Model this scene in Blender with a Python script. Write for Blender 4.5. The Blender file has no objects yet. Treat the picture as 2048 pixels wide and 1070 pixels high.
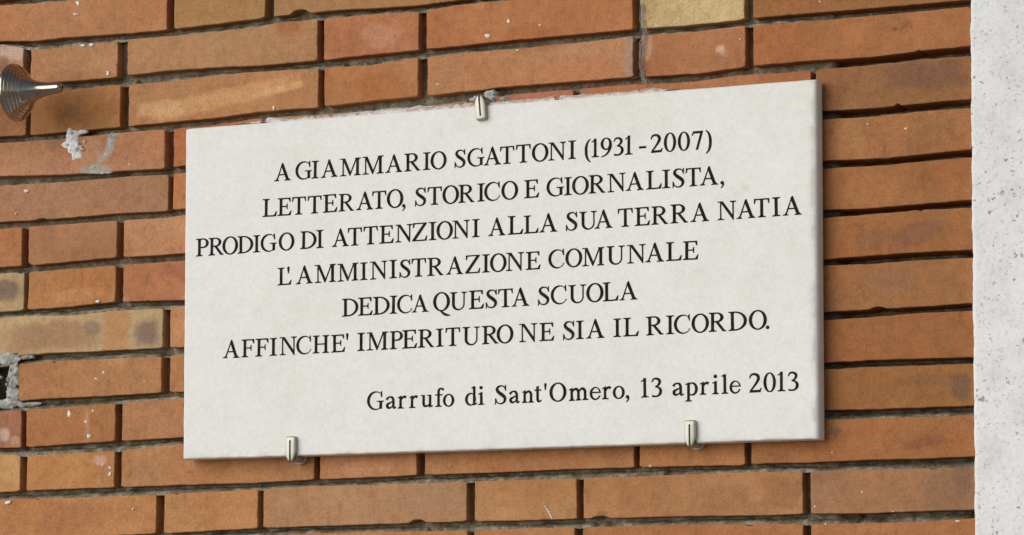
import bpy, math, random
import numpy as np
from mathutils import Matrix, Vector
from mathutils.geometry import delaunay_2d_cdt

random.seed(7); rng = np.random.default_rng(7)
SC = bpy.context.scene
COL = SC.collection

# ---------------------------------------------------------------- camera
# wall frame: x along the wall, y up, z out of the wall. Blender: (x, -z, y + H0)
H0 = 2.42
R = np.array([[0.91475781, 0.05722509, 0.39992930], [0.00170483, 0.98936189, -0.14546528], [-0.40399907, 0.13374731, 0.90492895]])
CAM = np.array([2.23123017, -0.81831854, 3.56038982])
F = 6800.0
B = np.array([[1, 0, 0], [0, 0, -1], [0, 1, 0]], float)

def W(p):
    p = np.asarray(p, float)
    q = p @ B.T
    q[..., 2] += H0
    return q

cam = bpy.data.cameras.new('camera'); cam_ob = bpy.data.objects.new('camera', cam); COL.objects.link(cam_ob)
M4 = np.eye(4); M4[:3, :3] = B @ R; M4[:3, 3] = W(CAM)
cam_ob.matrix_world = Matrix(M4.tolist())
cam.sensor_width = 36.0; cam.lens = F / 2048 * 36; cam.clip_end = 500
SC.camera = cam_ob

# ---------------------------------------------------------------- light
SUN_EL, SUN_AZ = math.radians(17), math.radians(-34)      # azimuth from the wall normal, minus = left
wd = bpy.data.worlds.new('World'); SC.world = wd; wd.use_nodes = True
nt = wd.node_tree; bg = nt.nodes['Background']
sky = nt.nodes.new('ShaderNodeTexSky'); sky.sky_type = 'NISHITA'; sky.sun_disc = False
sky.sun_elevation = SUN_EL
ldir = np.array([math.sin(SUN_AZ) * math.cos(SUN_EL), math.sin(SUN_EL), math.cos(SUN_AZ) * math.cos(SUN_EL)])
lb = W(ldir) - W([0, 0, 0])
sky.sun_rotation = math.atan2(lb[0], lb[1])
sky.air_density = 1.0; sky.dust_density = 0.3; sky.ozone_density = 2.5
# below the horizon: paving and far ground that throw some daylight back up
tcw = nt.nodes.new('ShaderNodeTexCoord'); sx = nt.nodes.new('ShaderNodeSeparateXYZ'); nt.links.new(tcw.outputs['Generated'], sx.inputs[0])
mr = nt.nodes.new('ShaderNodeMapRange'); mr.inputs[1].default_value = -.04; mr.inputs[2].default_value = .04; nt.links.new(sx.outputs['Z'], mr.inputs[0])
mxw = nt.nodes.new('ShaderNodeMix'); mxw.data_type = 'RGBA'; nt.links.new(mr.outputs[0], mxw.inputs[0])
mxw.inputs[6].default_value = (2.0, 1.95, 1.9, 1); hs_ = nt.nodes.new('ShaderNodeHueSaturation'); hs_.inputs['Saturation'].default_value = .45      # hazy, whitish sky
nt.links.new(sky.outputs[0], hs_.inputs['Color']); nt.links.new(hs_.outputs[0], mxw.inputs[7])
nt.links.new(mxw.outputs[2], bg.inputs[0]); bg.inputs[1].default_value = 0.06
sl = bpy.data.lights.new('sun', 'SUN'); sun = bpy.data.objects.new('sun', sl); COL.objects.link(sun)
sl.energy = 1.5; sl.angle = math.radians(58); sl.color = (1.0, 0.99, 0.975)
sun.rotation_euler = Vector(lb.tolist()).to_track_quat('Z', 'Y').to_euler()
sun.location = W([0.2, 1.5, 2.0])
SC.view_settings.view_transform = 'Standard'; SC.view_settings.look = 'None'
SC.view_settings.exposure = 0.73; SC.view_settings.gamma = 1.0; SC.view_settings.use_curve_mapping = False

# ---------------------------------------------------------------- helpers
def at(px, py, z=0.0):
    """where the view ray through photo pixel (2048 x 1070) meets the plane at depth z in front of the wall"""
    d = R @ np.array([(px - 1024) / F, -(py - 535) / F, -1.0])
    return CAM + d * (z - CAM[2]) / d[2]

def lin(c):
    c = np.asarray(c, float) / 255.0
    return np.where(c <= .04045, c / 12.92, ((c + .055) / 1.055) ** 2.4)

def hash2(ix, iy, s):
    h = (ix.astype(np.int64) * 374761393 + iy.astype(np.int64) * 668265263 + s * 1442695041) & 0x7fffffff
    h = ((h ^ (h >> 13)) * 1274126177) & 0x7fffffff
    h = h ^ (h >> 16)
    return (h & 0xffff) / 65535.0

def vnoise(x, y, s=0):
    x = np.asarray(x, float); y = np.asarray(y, float)
    ix, iy = np.floor(x), np.floor(y); fx, fy = x - ix, y - iy
    fx = fx * fx * (3 - 2 * fx); fy = fy * fy * (3 - 2 * fy)
    a, b = hash2(ix, iy, s), hash2(ix + 1, iy, s); c, d = hash2(ix, iy + 1, s), hash2(ix + 1, iy + 1, s)
    return (a * (1 - fx) + b * fx) * (1 - fy) + (c * (1 - fx) + d * fx) * fy

def fbm(x, y, s=0, o=4):
    t, a, n = 0, 1.0, 0
    for i in range(o):
        t = t + a * vnoise(x * 2 ** i, y * 2 ** i, s + 17 * i); n += a; a *= .5
    return t / n * 2 - 1          # -1..1

def sstep(a, b, x):
    t = np.clip((x - a) / (b - a), 0, 1); return t * t * (3 - 2 * t)

class MB:
    def __init__(s): s.v = []; s.f = []; s.c = []; s.n = 0; s.hasc = False
    def add(s, v, f, c=None):
        v = np.asarray(v, float).reshape(-1, 3); s.v.append(v)
        s.f += [tuple(int(i) + s.n for i in q) for q in f]
        s.c.append(np.tile([1., 1, 1], (len(v), 1)) if c is None else np.asarray(c, float).reshape(-1, 3))
        s.hasc |= c is not None; s.n += len(v)
    def grid(s, P, c=None, close_u=False, flip=False):
        ny, nx = P.shape[:2]
        idx = np.arange(ny * nx).reshape(ny, nx)
        if close_u: idx = np.concatenate([idx, idx[:, :1]], 1)
        a, b, cc, d = idx[:-1, :-1], idx[:-1, 1:], idx[1:, 1:], idx[1:, :-1]
        f = np.stack([a, b, cc, d] if not flip else [d, cc, b, a], -1).reshape(-1, 4)
        s.add(P.reshape(-1, 3), f, None if c is None else c.reshape(-1, 3))
    def build(s, name, mat, parent=None, smooth=True, wall=True):
        me = bpy.data.meshes.new(name)
        v = np.concatenate(s.v); v = W(v) if wall else v
        me.from_pydata(v.tolist(), [], s.f); me.update()
        if s.hasc:
            at_ = me.color_attributes.new('tint', 'FLOAT_COLOR', 'POINT')
            c = np.concatenate(s.c); c = np.concatenate([c, np.ones((len(c), 1))], 1)
            at_.data.foreach_set('color', c.astype(np.float32).ravel())
        if smooth: me.polygons.foreach_set('use_smooth', [True] * len(me.polygons))
        me.materials.append(mat)
        o = bpy.data.objects.new(name, me); COL.objects.link(o)
        if parent:
            o.parent = parent; o.matrix_parent_inverse = parent.matrix_world.inverted()
        return o

def tag(o, label, cat, group=None):
    o['label'] = label; o['category'] = cat
    if group: o['group'] = group
    return o

def empty(name, wp, label, cat, group=None):
    o = bpy.data.objects.new(name, None); COL.objects.link(o); o.location = W(wp); o.empty_display_size = .05
    o.matrix_world = Matrix.Translation(Vector(W(wp).tolist()))
    return tag(o, label, cat, group)

# ---------------------------------------------------------------- materials
def mat(name, rough=.8, metal=0.0, spec=.3):
    m = bpy.data.materials.new(name); m.use_nodes = True
    b = m.node_tree.nodes['Principled BSDF']
    b.inputs['Roughness'].default_value = rough; b.inputs['Metallic'].default_value = metal
    b.inputs['Specular IOR Level'].default_value = spec
    return m, m.node_tree, b

def nd(nt, typ, **k):
    n = nt.nodes.new(typ)
    for a, v in k.items():
        if a in n.inputs: n.inputs[a].default_value = v
        else: setattr(n, a, v)
    return n

def noise(nt, co, scale, detail=4, rough=.6):
    n = nd(nt, 'ShaderNodeTexNoise', Scale=scale, Detail=detail, Roughness=rough); nt.links.new(co, n.inputs['Vector']); return n.outputs['Fac']

def ramp(nt, fac, stops):
    r = nt.nodes.new('ShaderNodeValToRGB'); nt.links.new(fac, r.inputs[0]); e = r.color_ramp.elements
    while len(e) < len(stops): e.new(.5)
    for i, (p, c) in enumerate(stops):
        e[i].position = p; e[i].color = (*c, 1) if hasattr(c, '__len__') else (c, c, c, 1)
    return r.outputs[0]

def mix(nt, fac, a, b, mode='MIX'):
    n = nt.nodes.new('ShaderNodeMix'); n.data_type = 'RGBA'; n.blend_type = mode
    for i, v in ((0, fac), (6, a), (7, b)):
        if hasattr(v, 'is_linked'): nt.links.new(v, n.inputs[i])
        else: n.inputs[i].default_value = v if i == 0 else (*v, 1)
    return n.outputs[2]

def bump(nt, b, h, strength, dist):
    n = nd(nt, 'ShaderNodeBump', Strength=strength, Distance=dist); nt.links.new(h, n.inputs['Height']); nt.links.new(n.outputs[0], b.inputs['Normal']); return n

def coords(nt):
    return nd(nt, 'ShaderNodeNewGeometry').outputs['Position']

# brick: per-brick tint comes with the mesh, fine grain here
m_brick, t, b = mat('brick', .85, 0, .2)
co = coords(t); vc = nd(t, 'ShaderNodeVertexColor', layer_name='tint').outputs[0]
g1 = ramp(t, noise(t, co, 420, 3, .7), [(.25, .66), (.5, 1.0), (.78, 1.28)])
c = mix(t, .85, vc, g1, 'MULTIPLY')
g2 = ramp(t, noise(t, co, 95, 5, .65), [(.3, (.82, .80, .80)), (.5, (1, 1, 1)), (.72, (1.12, 1.13, 1.16))])
c = mix(t, .9, c, g2, 'MULTIPLY')
vo = nd(t, 'ShaderNodeTexVoronoi', Scale=75.0); t.links.new(co, vo.inputs['Vector'])
sp = ramp(t, vo.outputs['Distance'], [(.0, 1.0), (.05, 1.0), (.085, 0.0)])
sel = ramp(t, noise(t, co, 31, 2), [(.60, 0.0), (.66, .55)])
mm = nd(t, 'ShaderNodeMath', operation='MULTIPLY'); t.links.new(sp, mm.inputs[0]); t.links.new(sel, mm.inputs[1])
c = mix(t, mm.outputs[0], c, (.62, .55, .47))
sel2 = ramp(t, noise(t, co, 27, 2), [(.31, .6), (.37, 0.0)])
mm2 = nd(t, 'ShaderNodeMath', operation='MULTIPLY'); t.links.new(sp, mm2.inputs[0]); t.links.new(sel2, mm2.inputs[1])
c = mix(t, mm2.outputs[0], c, (.10, .05, .03))
t.links.new(c, b.inputs['Base Color'])
bump(t, b, noise(t, co, 330, 5, .7), .35, .0012)

m_mortar, t, b = mat('mortar', .95, 0, .1)
co = coords(t)
c = ramp(t, noise(t, co, 60, 6, .7), [(.3, (.09, .07, .045)), (.5, (.24, .20, .135)), (.7, (.46, .41, .31))])
c = mix(t, .8, c, ramp(t, noise(t, co, 500, 3), [(.3, .6), (.6, 1.1)]), 'MULTIPLY')
t.links.new(c, b.inputs['Base Color']); bump(t, b, noise(t, co, 260, 6, .7), .8, .003)

m_patch, t, b = mat('grey_cement', .95, 0, .1)
co = coords(t)
c = ramp(t, noise(t, co, 110, 6, .75), [(.3, (.34, .33, .28)), (.5, (.58, .57, .50)), (.66, (.74, .73, .67))])
t.links.new(c, b.inputs['Base Color']); bump(t, b, noise(t, co, 300, 6, .75), 1.0, .004)

m_lump, t, b = mat('pale_plaster', .95, 0, .1)
co = coords(t)
c = ramp(t, noise(t, co, 140, 6, .75), [(.27, (.36, .34, .29)), (.40, (.70, .685, .64)), (.58, (.84, .83, .79))])
t.links.new(c, b.inputs['Base Color']); bump(t, b, noise(t, co, 300, 6, .75), .45, .003)

m_plaster, t, b = mat('white_adhesive', .9, 0, .1)
co = coords(t)
c = ramp(t, noise(t, co, 90, 5, .7), [(.34, (.40, .22, .13)), (.46, (.60, .50, .43)), (.58, (.76, .72, .68))])
t.links.new(c, b.inputs['Base Color']); bump(t, b, noise(t, co, 200, 5), .6, .002)

m_stone, t, b = mat('white_stone', .62, 0, .3)
co = coords(t); vc = nd(t, 'ShaderNodeVertexColor', layer_name='tint').outputs[0]
c = ramp(t, noise(t, co, 26, 8, .72), [(.3, (.745, .715, .645)), (.5, (.785, .76, .70)), (.7, (.80, .78, .73))])
c = mix(t, .7, c, ramp(t, noise(t, co, 240, 4, .7), [(.3, .88), (.55, 1.0), (.75, 1.05)]), 'MULTIPLY')
c = mix(t, .6, c, ramp(t, noise(t, co, 9, 5, .6), [(.34, (.95, .94, .90)), (.5, (1, 1, 1)), (.7, (1.01, 1.0, .985))]), 'MULTIPLY')
vo = nd(t, 'ShaderNodeTexVoronoi', Scale=95.0); t.links.new(co, vo.inputs['Vector'])
sp = ramp(t, vo.outputs['Distance'], [(.0, 1.0), (.04, .9), (.09, 0.0)])
sel = ramp(t, noise(t, co, 23, 3), [(.62, 0.0), (.68, .45)])
mm = nd(t, 'ShaderNodeMath', operation='MULTIPLY'); t.links.new(sp, mm.inputs[0]); t.links.new(sel, mm.inputs[1])
c = mix(t, mm.outputs[0], c, (.42, .37, .29))
c = mix(t, 1.0, c, vc, 'MULTIPLY')
t.links.new(c, b.inputs['Base Color']); bump(t, b, noise(t, co, 300, 5, .6), .07, .001)

m_letter, t, b = mat('letter_paint', .9, 0, .05)
co = coords(t)
c = ramp(t, noise(t, co, 150, 4, .6), [(.35, (.012, .010, .010)), (.6, (.026, .021, .020)), (.8, (.06, .05, .047))])
c = mix(t, ramp(t, noise(t, co, 330, 3, .7), [(.70, 0.0), (.80, .55)]), c, (.42, .38, .36))
t.links.new(c, b.inputs['Base Color'])

m_pillar, t, b = mat('pale_concrete', .9, 0, .15)
co = coords(t)
c = ramp(t, noise(t, co, 22, 7, .7), [(.3, (.65, .62, .585)), (.5, (.76, .74, .705)), (.7, (.80, .785, .755))])
c = mix(t, .8, c, ramp(t, noise(t, co, 210, 5, .75), [(.28, .66), (.45, .98), (.7, 1.06)]), 'MULTIPLY')
hs = None
for sc, thr, lo, hi, amt in ((85, .18, .42, .54, .75), (190, .22, .42, .55, .65), (38, .15, .50, .57, .7)):
    mp = nd(t, 'ShaderNodeMix', data_type='RGBA'); mp.inputs[0].default_value = .012
    nn = nd(t, 'ShaderNodeTexNoise', Scale=160.0, Detail=3.0); t.links.new(co, nn.inputs['Vector'])
    t.links.new(co, mp.inputs[6]); t.links.new(nn.outputs['Color'], mp.inputs[7])
    vo = nd(t, 'ShaderNodeTexVoronoi', Scale=float(sc)); t.links.new(mp.outputs[2], vo.inputs['Vector'])
    sp = ramp(t, vo.outputs['Distance'], [(.0, 1.0), (thr * .6, 1.0), (thr, 0.0)])
    sel = ramp(t, noise(t, co, sc * .28, 3), [(lo, 0.0), (hi, amt)])
    mm = nd(t, 'ShaderNodeMath', operation='MULTIPLY'); t.links.new(sp, mm.inputs[0]); t.links.new(sel, mm.inputs[1])
    c = mix(t, mm.outputs[0], c, (.20, .15, .115))
    if hs is None: hs = mm.outputs[0]
    else:
        ad = nd(t, 'ShaderNodeMath', operation='MAXIMUM'); t.links.new(hs, ad.inputs[0]); t.links.new(mm.outputs[0], ad.inputs[1]); hs = ad.outputs[0]
t.links.new(c, b.inputs['Base Color'])
iv = nd(t, 'ShaderNodeMath', operation='MULTIPLY_ADD'); t.links.new(hs, iv.inputs[0]); iv.inputs[1].default_value = -1.5; t.links.new(noise(t, co, 240, 5, .7), iv.inputs[2])
bump(t, b, iv.outputs[0], .35, .002)

m_nickel, t, b = mat('satin_nickel', .5, .75, .4)
b.inputs['Base Color'].default_value = (.42, .40, .335, 1)
co = coords(t); bump(t, b, noise(t, co, 500, 3), .06, .001)
m_slot, t, b = mat('dark_groove', .8, .0, .2); b.inputs['Base Color'].default_value = (.045, .042, .035, 1)
m_chrome, t, b = mat('chrome', .14, 1.0, .5)
co = coords(t)
c = ramp(t, noise(t, co, 60, 5, .7), [(.3, (.26, .215, .175)), (.6, (.42, .355, .295))])  # brown of the reflected porch and bricks, put into the base colour
t.links.new(c, b.inputs['Base Color'])
m_fleck, t, b = mat('paint_fleck', .8); b.inputs['Base Color'].default_value = (.80, .76, .70, 1)
m_web, t, b = mat('cobweb', .9); b.inputs['Base Color'].default_value = (.34, .29, .26, 1)

# ---------------------------------------------------------------- brick wall
Hh, S_, B0, CO, Y0 = .135, .27190077, .19961414, .0563588, .01832047
# horizontal joints: (px, upper edge, lower edge) in the photograph
J = {
 -2: [(0, 0, 9), (60, -7, 6), (170, -16, -4)],
 -1: [(0, 83, 88), (67, 82, 98), (133, 75, 92), (200, 71, 85), (253, 67, 78), (333, 60, 72), (433, 48, 62), (512, 38, 53), (548, 33, 46), (612, 27, 40), (679, 20, 33), (779, 15, 25), (845, 10, 22), (912, 1, 9)],
 0: [(0, 174, 188), (123, 163, 180), (200, 158, 172), (260, 151, 168), (333, 142, 162), (433, 135, 149), (512, 132, 142), (630, 122, 136), (745, 109, 128), (830, 101, 115), (945, 89, 103), (1024, 81, 97), (1157, 69, 84), (1257, 60, 72), (1307, 56, 68), (1390, 50, 62), (1484, 40, 50), (1536, 34, 48), (1669, 23, 37), (1802, 12, 25), (1936, 0, 12)],
 1: [(0, 273, 285), (67, 270, 281), (150, 262, 274), (233, 255, 265), (333, 245, 257), (433, 236, 248), (512, 224, 236), (632, 215, 228), (745, 202, 220), (830, 194, 214), (1024, 173, 188), (1257, 155, 168), (1307, 152, 166), (1390, 148, 162), (1484, 135, 148), (1536, 129, 147), (1619, 122, 139), (1736, 115, 130), (1836, 103, 118), (1936, 93, 111)],
 2: [(0, 353, 370), (133, 350, 362), (267, 341, 351), (333, 338, 348), (366, 331, 345), (1646, 222, 238), (1736, 218, 233), (1836, 208, 222), (1936, 199, 215)],
 3: [(0, 444, 457), (100, 439, 449), (233, 427, 440), (333, 422, 434), (366, 418, 429), (1648, 322, 336), (1770, 317, 329), (1870, 307, 319), (1936, 300, 314)],
 4: [(0, 535, 546), (50, 532, 543), (83, 529, 541), (233, 515, 529), (266, 514, 527), (366, 507, 520), (1648, 420, 434), (1736, 417, 428), (1836, 409, 419), (1941, 400, 414)],
 5: [(0, 624, 635), (50, 620, 631), (133, 614, 630), (233, 604, 620), (366, 600, 614), (1648, 519, 530), (1736, 512, 527), (1836, 505, 519), (1941, 500, 514)],
 6: [(0, 714, 730), (43, 711, 727), (100, 706, 721), (167, 704, 719), (333, 696, 711), (366, 694, 708), (1648, 625, 639), (1736, 619, 634), (1836, 614, 625), (1941, 607, 620)],
 7: [(0, 806, 822), (37, 802, 818), (83, 798, 816), (167, 795, 810), (320, 786, 798), (365, 784, 795), (1649, 726, 738), (1736, 721, 733), (1836, 718, 730), (1946, 715, 726)],
 8: [(0, 896, 907), (50, 895, 910), (150, 888, 905), (227, 883, 901), (363, 875, 886), (1024, 846, 858), (1649, 821, 838), (1736, 819, 836), (1836, 816, 833), (1946, 812, 830)],
 9: [(0, 985, 998), (50, 982, 996), (133, 978, 995), (233, 975, 991), (366, 970, 985), (512, 966, 978), (622, 960, 971), (745, 955, 968), (845, 950, 965), (1024, 944, 959), (1154, 938, 955), (1357, 933, 948), (1488, 931, 943), (1536, 927, 943), (1619, 926, 941), (1736, 920, 938), (1836, 918, 936), (1948, 913, 931)],
 10: [(317, 1068, 1083), (512, 1057, 1071), (645, 1052, 1065), (812, 1047, 1062), (932, 1043, 1060), (1024, 1042, 1056), (1154, 1038, 1053), (1257, 1036, 1051), (1357, 1033, 1048), (1536, 1031, 1046), (1616, 1028, 1047), (1736, 1027, 1045), (1836, 1023, 1042), (1949, 1020, 1035)],
}
XL, XR = -.42, at(1944, 535)[0]
jt = {}
for j, pts in J.items():
    T = np.array([at(p[0], p[1])[:2] for p in pts]); Bt = np.array([at(p[0], p[2])[:2] for p in pts]); base = Y0 - CO * j
    jt[j] = (T[:, 0], T[:, 1] - base, Bt[:, 0], Bt[:, 1] - base)

def jtop(j, X):
    base = Y0 - CO * j
    if j in jt: return base + np.interp(X, jt[j][0], jt[j][1])
    return base + .0042 + .0012 * fbm(np.asarray(X) * 6 + j * 9.1, np.full(np.shape(X), j * 3.3), 5)

def jbot(j, X):
    base = Y0 - CO * j
    if j in jt: return base + np.interp(X, jt[j][2], jt[j][3])
    return base - .0042 + .0012 * fbm(np.asarray(X) * 6 + j * 5.1, np.full(np.shape(X), j * 7.3), 6)

# vertical joints measured in the photograph: row -> [(left edge px, right edge px, mid y)]
V = {
 -2: [(333, 348, 30), (529, 548, 18)],
 -1: [(47, 61, 117), (234, 255, 117), (635, 648, 83), (837, 853, 63), (1265, 1282, 27), (1489, 1507, 17)],
 0: [(50, 61, 253), (240, 257, 207), (636, 649, 173), (836, 855, 150), (1266, 1284, 117), (1490, 1507, 97)],
 1: [(330, 347, 300), (1621, 1632, 147)],
 2: [(335, 347, 387)], 3: [(44, 57, 497), (233, 247, 477)], 4: [(47, 56, 584), (230, 246, 567)],
 5: [(325, 339.5, 657)], 6: [(-48, 38, 765), (323, 341, 750)], 7: [(42, 53, 856), (230, 244, 843)],
 8: [(40, 53, 946), (228, 242, 940), (627, 641, 933), (834, 849, 926), (1267, 1280, 910), (1489, 1503, 906)],
 9: [(311, 328.5, 1030), (515, 527, 1013), (933, 950, 1000), (1153, 1167, 993), (1605, 1622, 980)],
 10: [(935, 949, 1063), (1149, 1166, 1063), (1606, 1623, 1060)],
}
P2 = Hh + S_
A_J = sorted([P2 * k for k in range(-2, 5)] + [Hh + P2 * k for k in range(-2, 5)])
offA = at(54, 253)[0]
def row_joints(r):
    typeA = (r % 4) in (3, 0)
    base = [x + (offA if typeA else offA + B0) for x in A_J]
    g = [(x - .0045, x + .0045) for x in base if XL - .3 < x < XR - .03]
    for a, b_, y in V.get(r, []):
        xa, xb = at(a, y)[0], at(b_, y)[0]; xm = (xa + xb) / 2
        g = [q for q in g if abs((q[0] + q[1]) / 2 - xm) > .06] + [(xa, xb)]
    if -3 < r < 12: g = [q for q in g if q[0] < at(1640, 500)[0]]
    g.sort()
    return g

# colour of single bricks, by a photo pixel lying on them (sRGB as seen)
TINTS = [
 ((170, 60), (186, 117, 74)), ((440, 20), (172, 118, 68)), ((760, 5), (170, 115, 70)),
 ((20, 110), (188, 130, 98)), ((150, 130), (184, 120, 78)), ((440, 100), (176, 118, 76)), ((745, 80), (182, 109, 70)), ((1050, 50), (184, 107, 62)), ((1385, 20), (196, 168, 118)), ((1700, 20), (160, 104, 62)),
 ((150, 220), (178, 112, 62)), ((450, 190), (184, 121, 77)), ((745, 165), (178, 110, 66)), ((1050, 140), (184, 119, 78)), ((1390, 105), (180, 108, 68)), ((1700, 80), (176, 108, 66)), ((20, 230), (176, 112, 70)),
 ((100, 310), (184, 118, 82)), ((355, 300), (180, 98, 56)), ((1800, 170), (150, 100, 64)), ((1500, 150), (174, 102, 62)),
 ((150, 400), (168, 110, 76)), ((356, 400), (188, 112, 66)), ((1800, 270), (168, 107, 66)),
 ((20, 490), (176, 106, 62)), ((150, 480), (168, 108, 70)), ((310, 470), (190, 122, 82)), ((1800, 365), (166, 104, 62)),
 ((20, 590), (176, 148, 104)), ((150, 580), (182, 112, 64)), ((310, 560), (178, 104, 66)), ((1800, 460), (164, 102, 60)),
 ((150, 670), (184, 154, 112)), ((355, 660), (190, 122, 80)), ((1800, 560), (164, 108, 68)),
 ((180, 760), (178, 114, 70)), ((355, 755), (180, 112, 68)), ((1800, 670), (160, 98, 58)),
 ((20, 850), (162, 100, 72)), ((150, 850), (172, 106, 62)), ((310, 840), (172, 108, 68)), ((1800, 770), (156, 100, 56)),
 ((20, 950), (188, 140, 88)), ((150, 940), (190, 120, 68)), ((430, 930), (182, 117, 72)), ((740, 925), (186, 117, 74)), ((1050, 910), (180, 113, 68)), ((1390, 905), (178, 108, 62)), ((1700, 880), (168, 106, 64)),
 ((150, 1030), (190, 118, 68)), ((430, 1020), (192, 124, 74)), ((740, 1000), (178, 120, 80)), ((1050, 1000), (182, 118, 70)), ((1390, 990), (174, 112, 68)), ((1800, 970), (160, 106, 70)),
 ((700, 1068), (186, 112, 62)), ((1050, 1068), (180, 110, 66)), ((1390, 1065), (172, 102, 60)), ((1800, 1055), (176, 104, 60)),
]
ALB = 1.05                        # photo value -> base colour (a white sheet here reads about this much over its albedo)
CORR = np.array([.945, 1.035, 1.09])
MEAN = np.array([178, 112, 70])
def even(c): return np.array(c) * .72 + MEAN * .28 if c[1] / c[0] < .72 else np.array(c)
def corr(c): return CORR if c[1] / c[0] < .72 else np.array([.98, .97, .97])
tint_pts = [(at(*p)[:2], lin(even(c) * corr(c) * (np.array([.97, .925, .87]) if p[0] > 1650 and p[1] < 950 else 1)) * ALB) for p, c in TINTS]
# stains with a shape of their own, plus the finial's cast shadow painted in: photo px centre, radii, angle, sRGB, strength
STAINS_AND_SHADOW = [
 (450, 195, 165, 20, -14, (208, 160, 110), .6), (320, 218, 45, 18, -5, (210, 164, 116), .6), (560, 178, 60, 8, -14, (212, 168, 114), .65),
 (105, 671, 98, 30, -3, (160, 122, 90), .8), (185, 655, 18, 16, 0, (126, 110, 100), .6), (233, 664, 26, 80, 2, (190, 126, 80), .9), (295, 664, 27, 30, 0, (128, 110, 96), .8), (296, 664, 15, 20, 0, (134, 98, 78), .5),
 (222, 285, 10, 26, 12, (170, 160, 148), .8), (205, 316, 18, 8, -45, (176, 158, 142), .7), (188, 338, 34, 9, -4, (168, 156, 144), .8), (222, 264, 22, 8, -6, (168, 160, 148), .8), (112, 284, 26, 12, -20, (150, 116, 84), .6), (185, 295, 22, 26, 0, (200, 140, 104), .5),
 (8, 582, 36, 22, 0, (124, 104, 86), .9),
 (1850, 150, 90, 30, -5, (122, 88, 68), .7), (1870, 250, 50, 20, 0, (150, 98, 62), .4), (1830, 470, 60, 22, -20, (140, 86, 60), .7), (1750, 480, 40, 22, 0, (138, 88, 62), .5),
 (1780, 560, 60, 25, 0, (146, 100, 70), .5), (1920, 775, 20, 26, 0, (112, 84, 66), .7), (1870, 760, 70, 12, 0, (120, 88, 62), .4),
 (1672, 862, 14, 8, 0, (112, 94, 74), .7), (1850, 885, 40, 10, -12, (140, 80, 52), .7), (1925, 960, 20, 40, 0, (118, 86, 66), .6), (1900, 985, 60, 60, 0, (138, 96, 70), .5),
 (20, 105, 28, 16, 0, (200, 170, 150), .8), (8, 135, 10, 25, 0, (120, 78, 52), .6), (25, 910, 20, 25, 0, (200, 150, 96), .5),
 (1260, 110, 12, 45, 0, (168, 138, 112), .8), (1292, 85, 12, 40, 0, (196, 160, 130), .7), (1440, 97, 9, 8, 0, (218, 178, 150), .8), (1447, 106, 10, 8, 0, (196, 140, 108), .5),
 (760, 175, 55, 35, -10, (172, 94, 46), .5), (580, 55, 30, 20, 0, (166, 90, 50), .6), (760, 70, 40, 25, 0, (198, 130, 96), .6), (1070, 75, 60, 30, -5, (168, 90, 48), .5), (1150, 140, 90, 30, -5, (192, 112, 72), .5),
 (730, 935, 60, 14, -3, (200, 136, 92), .5), (850, 1000, 90, 30, 0, (170, 120, 84), .6), (140, 1030, 70, 30, 0, (172, 104, 66), .6), (220, 500, 50, 30, 0, (166, 104, 66), .4),
 (350, 455, 40, 18, 0, (196, 130, 90), .6), (345, 540, 30, 16, 0, (150, 84, 60), .5), (150, 590, 60, 14, -6, (200, 130, 78), .6), (200, 230, 50, 22, -30, (152, 92, 50), .5),  # last entry: the finial's soft shadow, put into the brick colour
 (20, 940, 24, 30, 0, (196, 152, 100), .6), (1450, 1000, 50, 30, 0, (158, 100, 62), .5), (1560, 985, 40, 35, 0, (150, 92, 56), .5), (1205, 1030, 12, 8, 0, (140, 84, 50), .6),
 (1700, 260, 30, 60, 0, (178, 118, 72), .4), (1300, 15, 16, 30, 0, (176, 142, 96), .6),
 (8, 870, 10, 14, 0, (196, 170, 150), .85), (30, 880, 8, 8, 0, (190, 160, 140), .6), (200, 920, 14, 10, 0, (206, 160, 140), .7), (175, 850, 6, 30, 0, (196, 150, 120), .5),
 (1790, 58, 5, 3, 0, (98, 62, 44), .8), (1810, 50, 18, 2.5, -45, (124, 80, 54), .6), (1822, 50, 14, 2.5, 65, (124, 80, 54), .6),
 (1872, 1000, 3, 45, 0, (146, 98, 66), .6), (1640, 960, 6, 14, -20, (134, 90, 62), .6),
]
st_pts = []
for px, py, rx, ry, ang, col, k in STAINS_AND_SHADOW:
    o = at(px, py); ex = (at(px + 1, py) - o)[:2]; ey = (at(px, py + 1) - o)[:2]
    st_pts.append((px, py, np.linalg.inv(np.stack([ex, ey], 1)), o[:2], rx, ry, math.radians(ang), lin(np.array(col) * corr(col)) * ALB, k))

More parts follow.
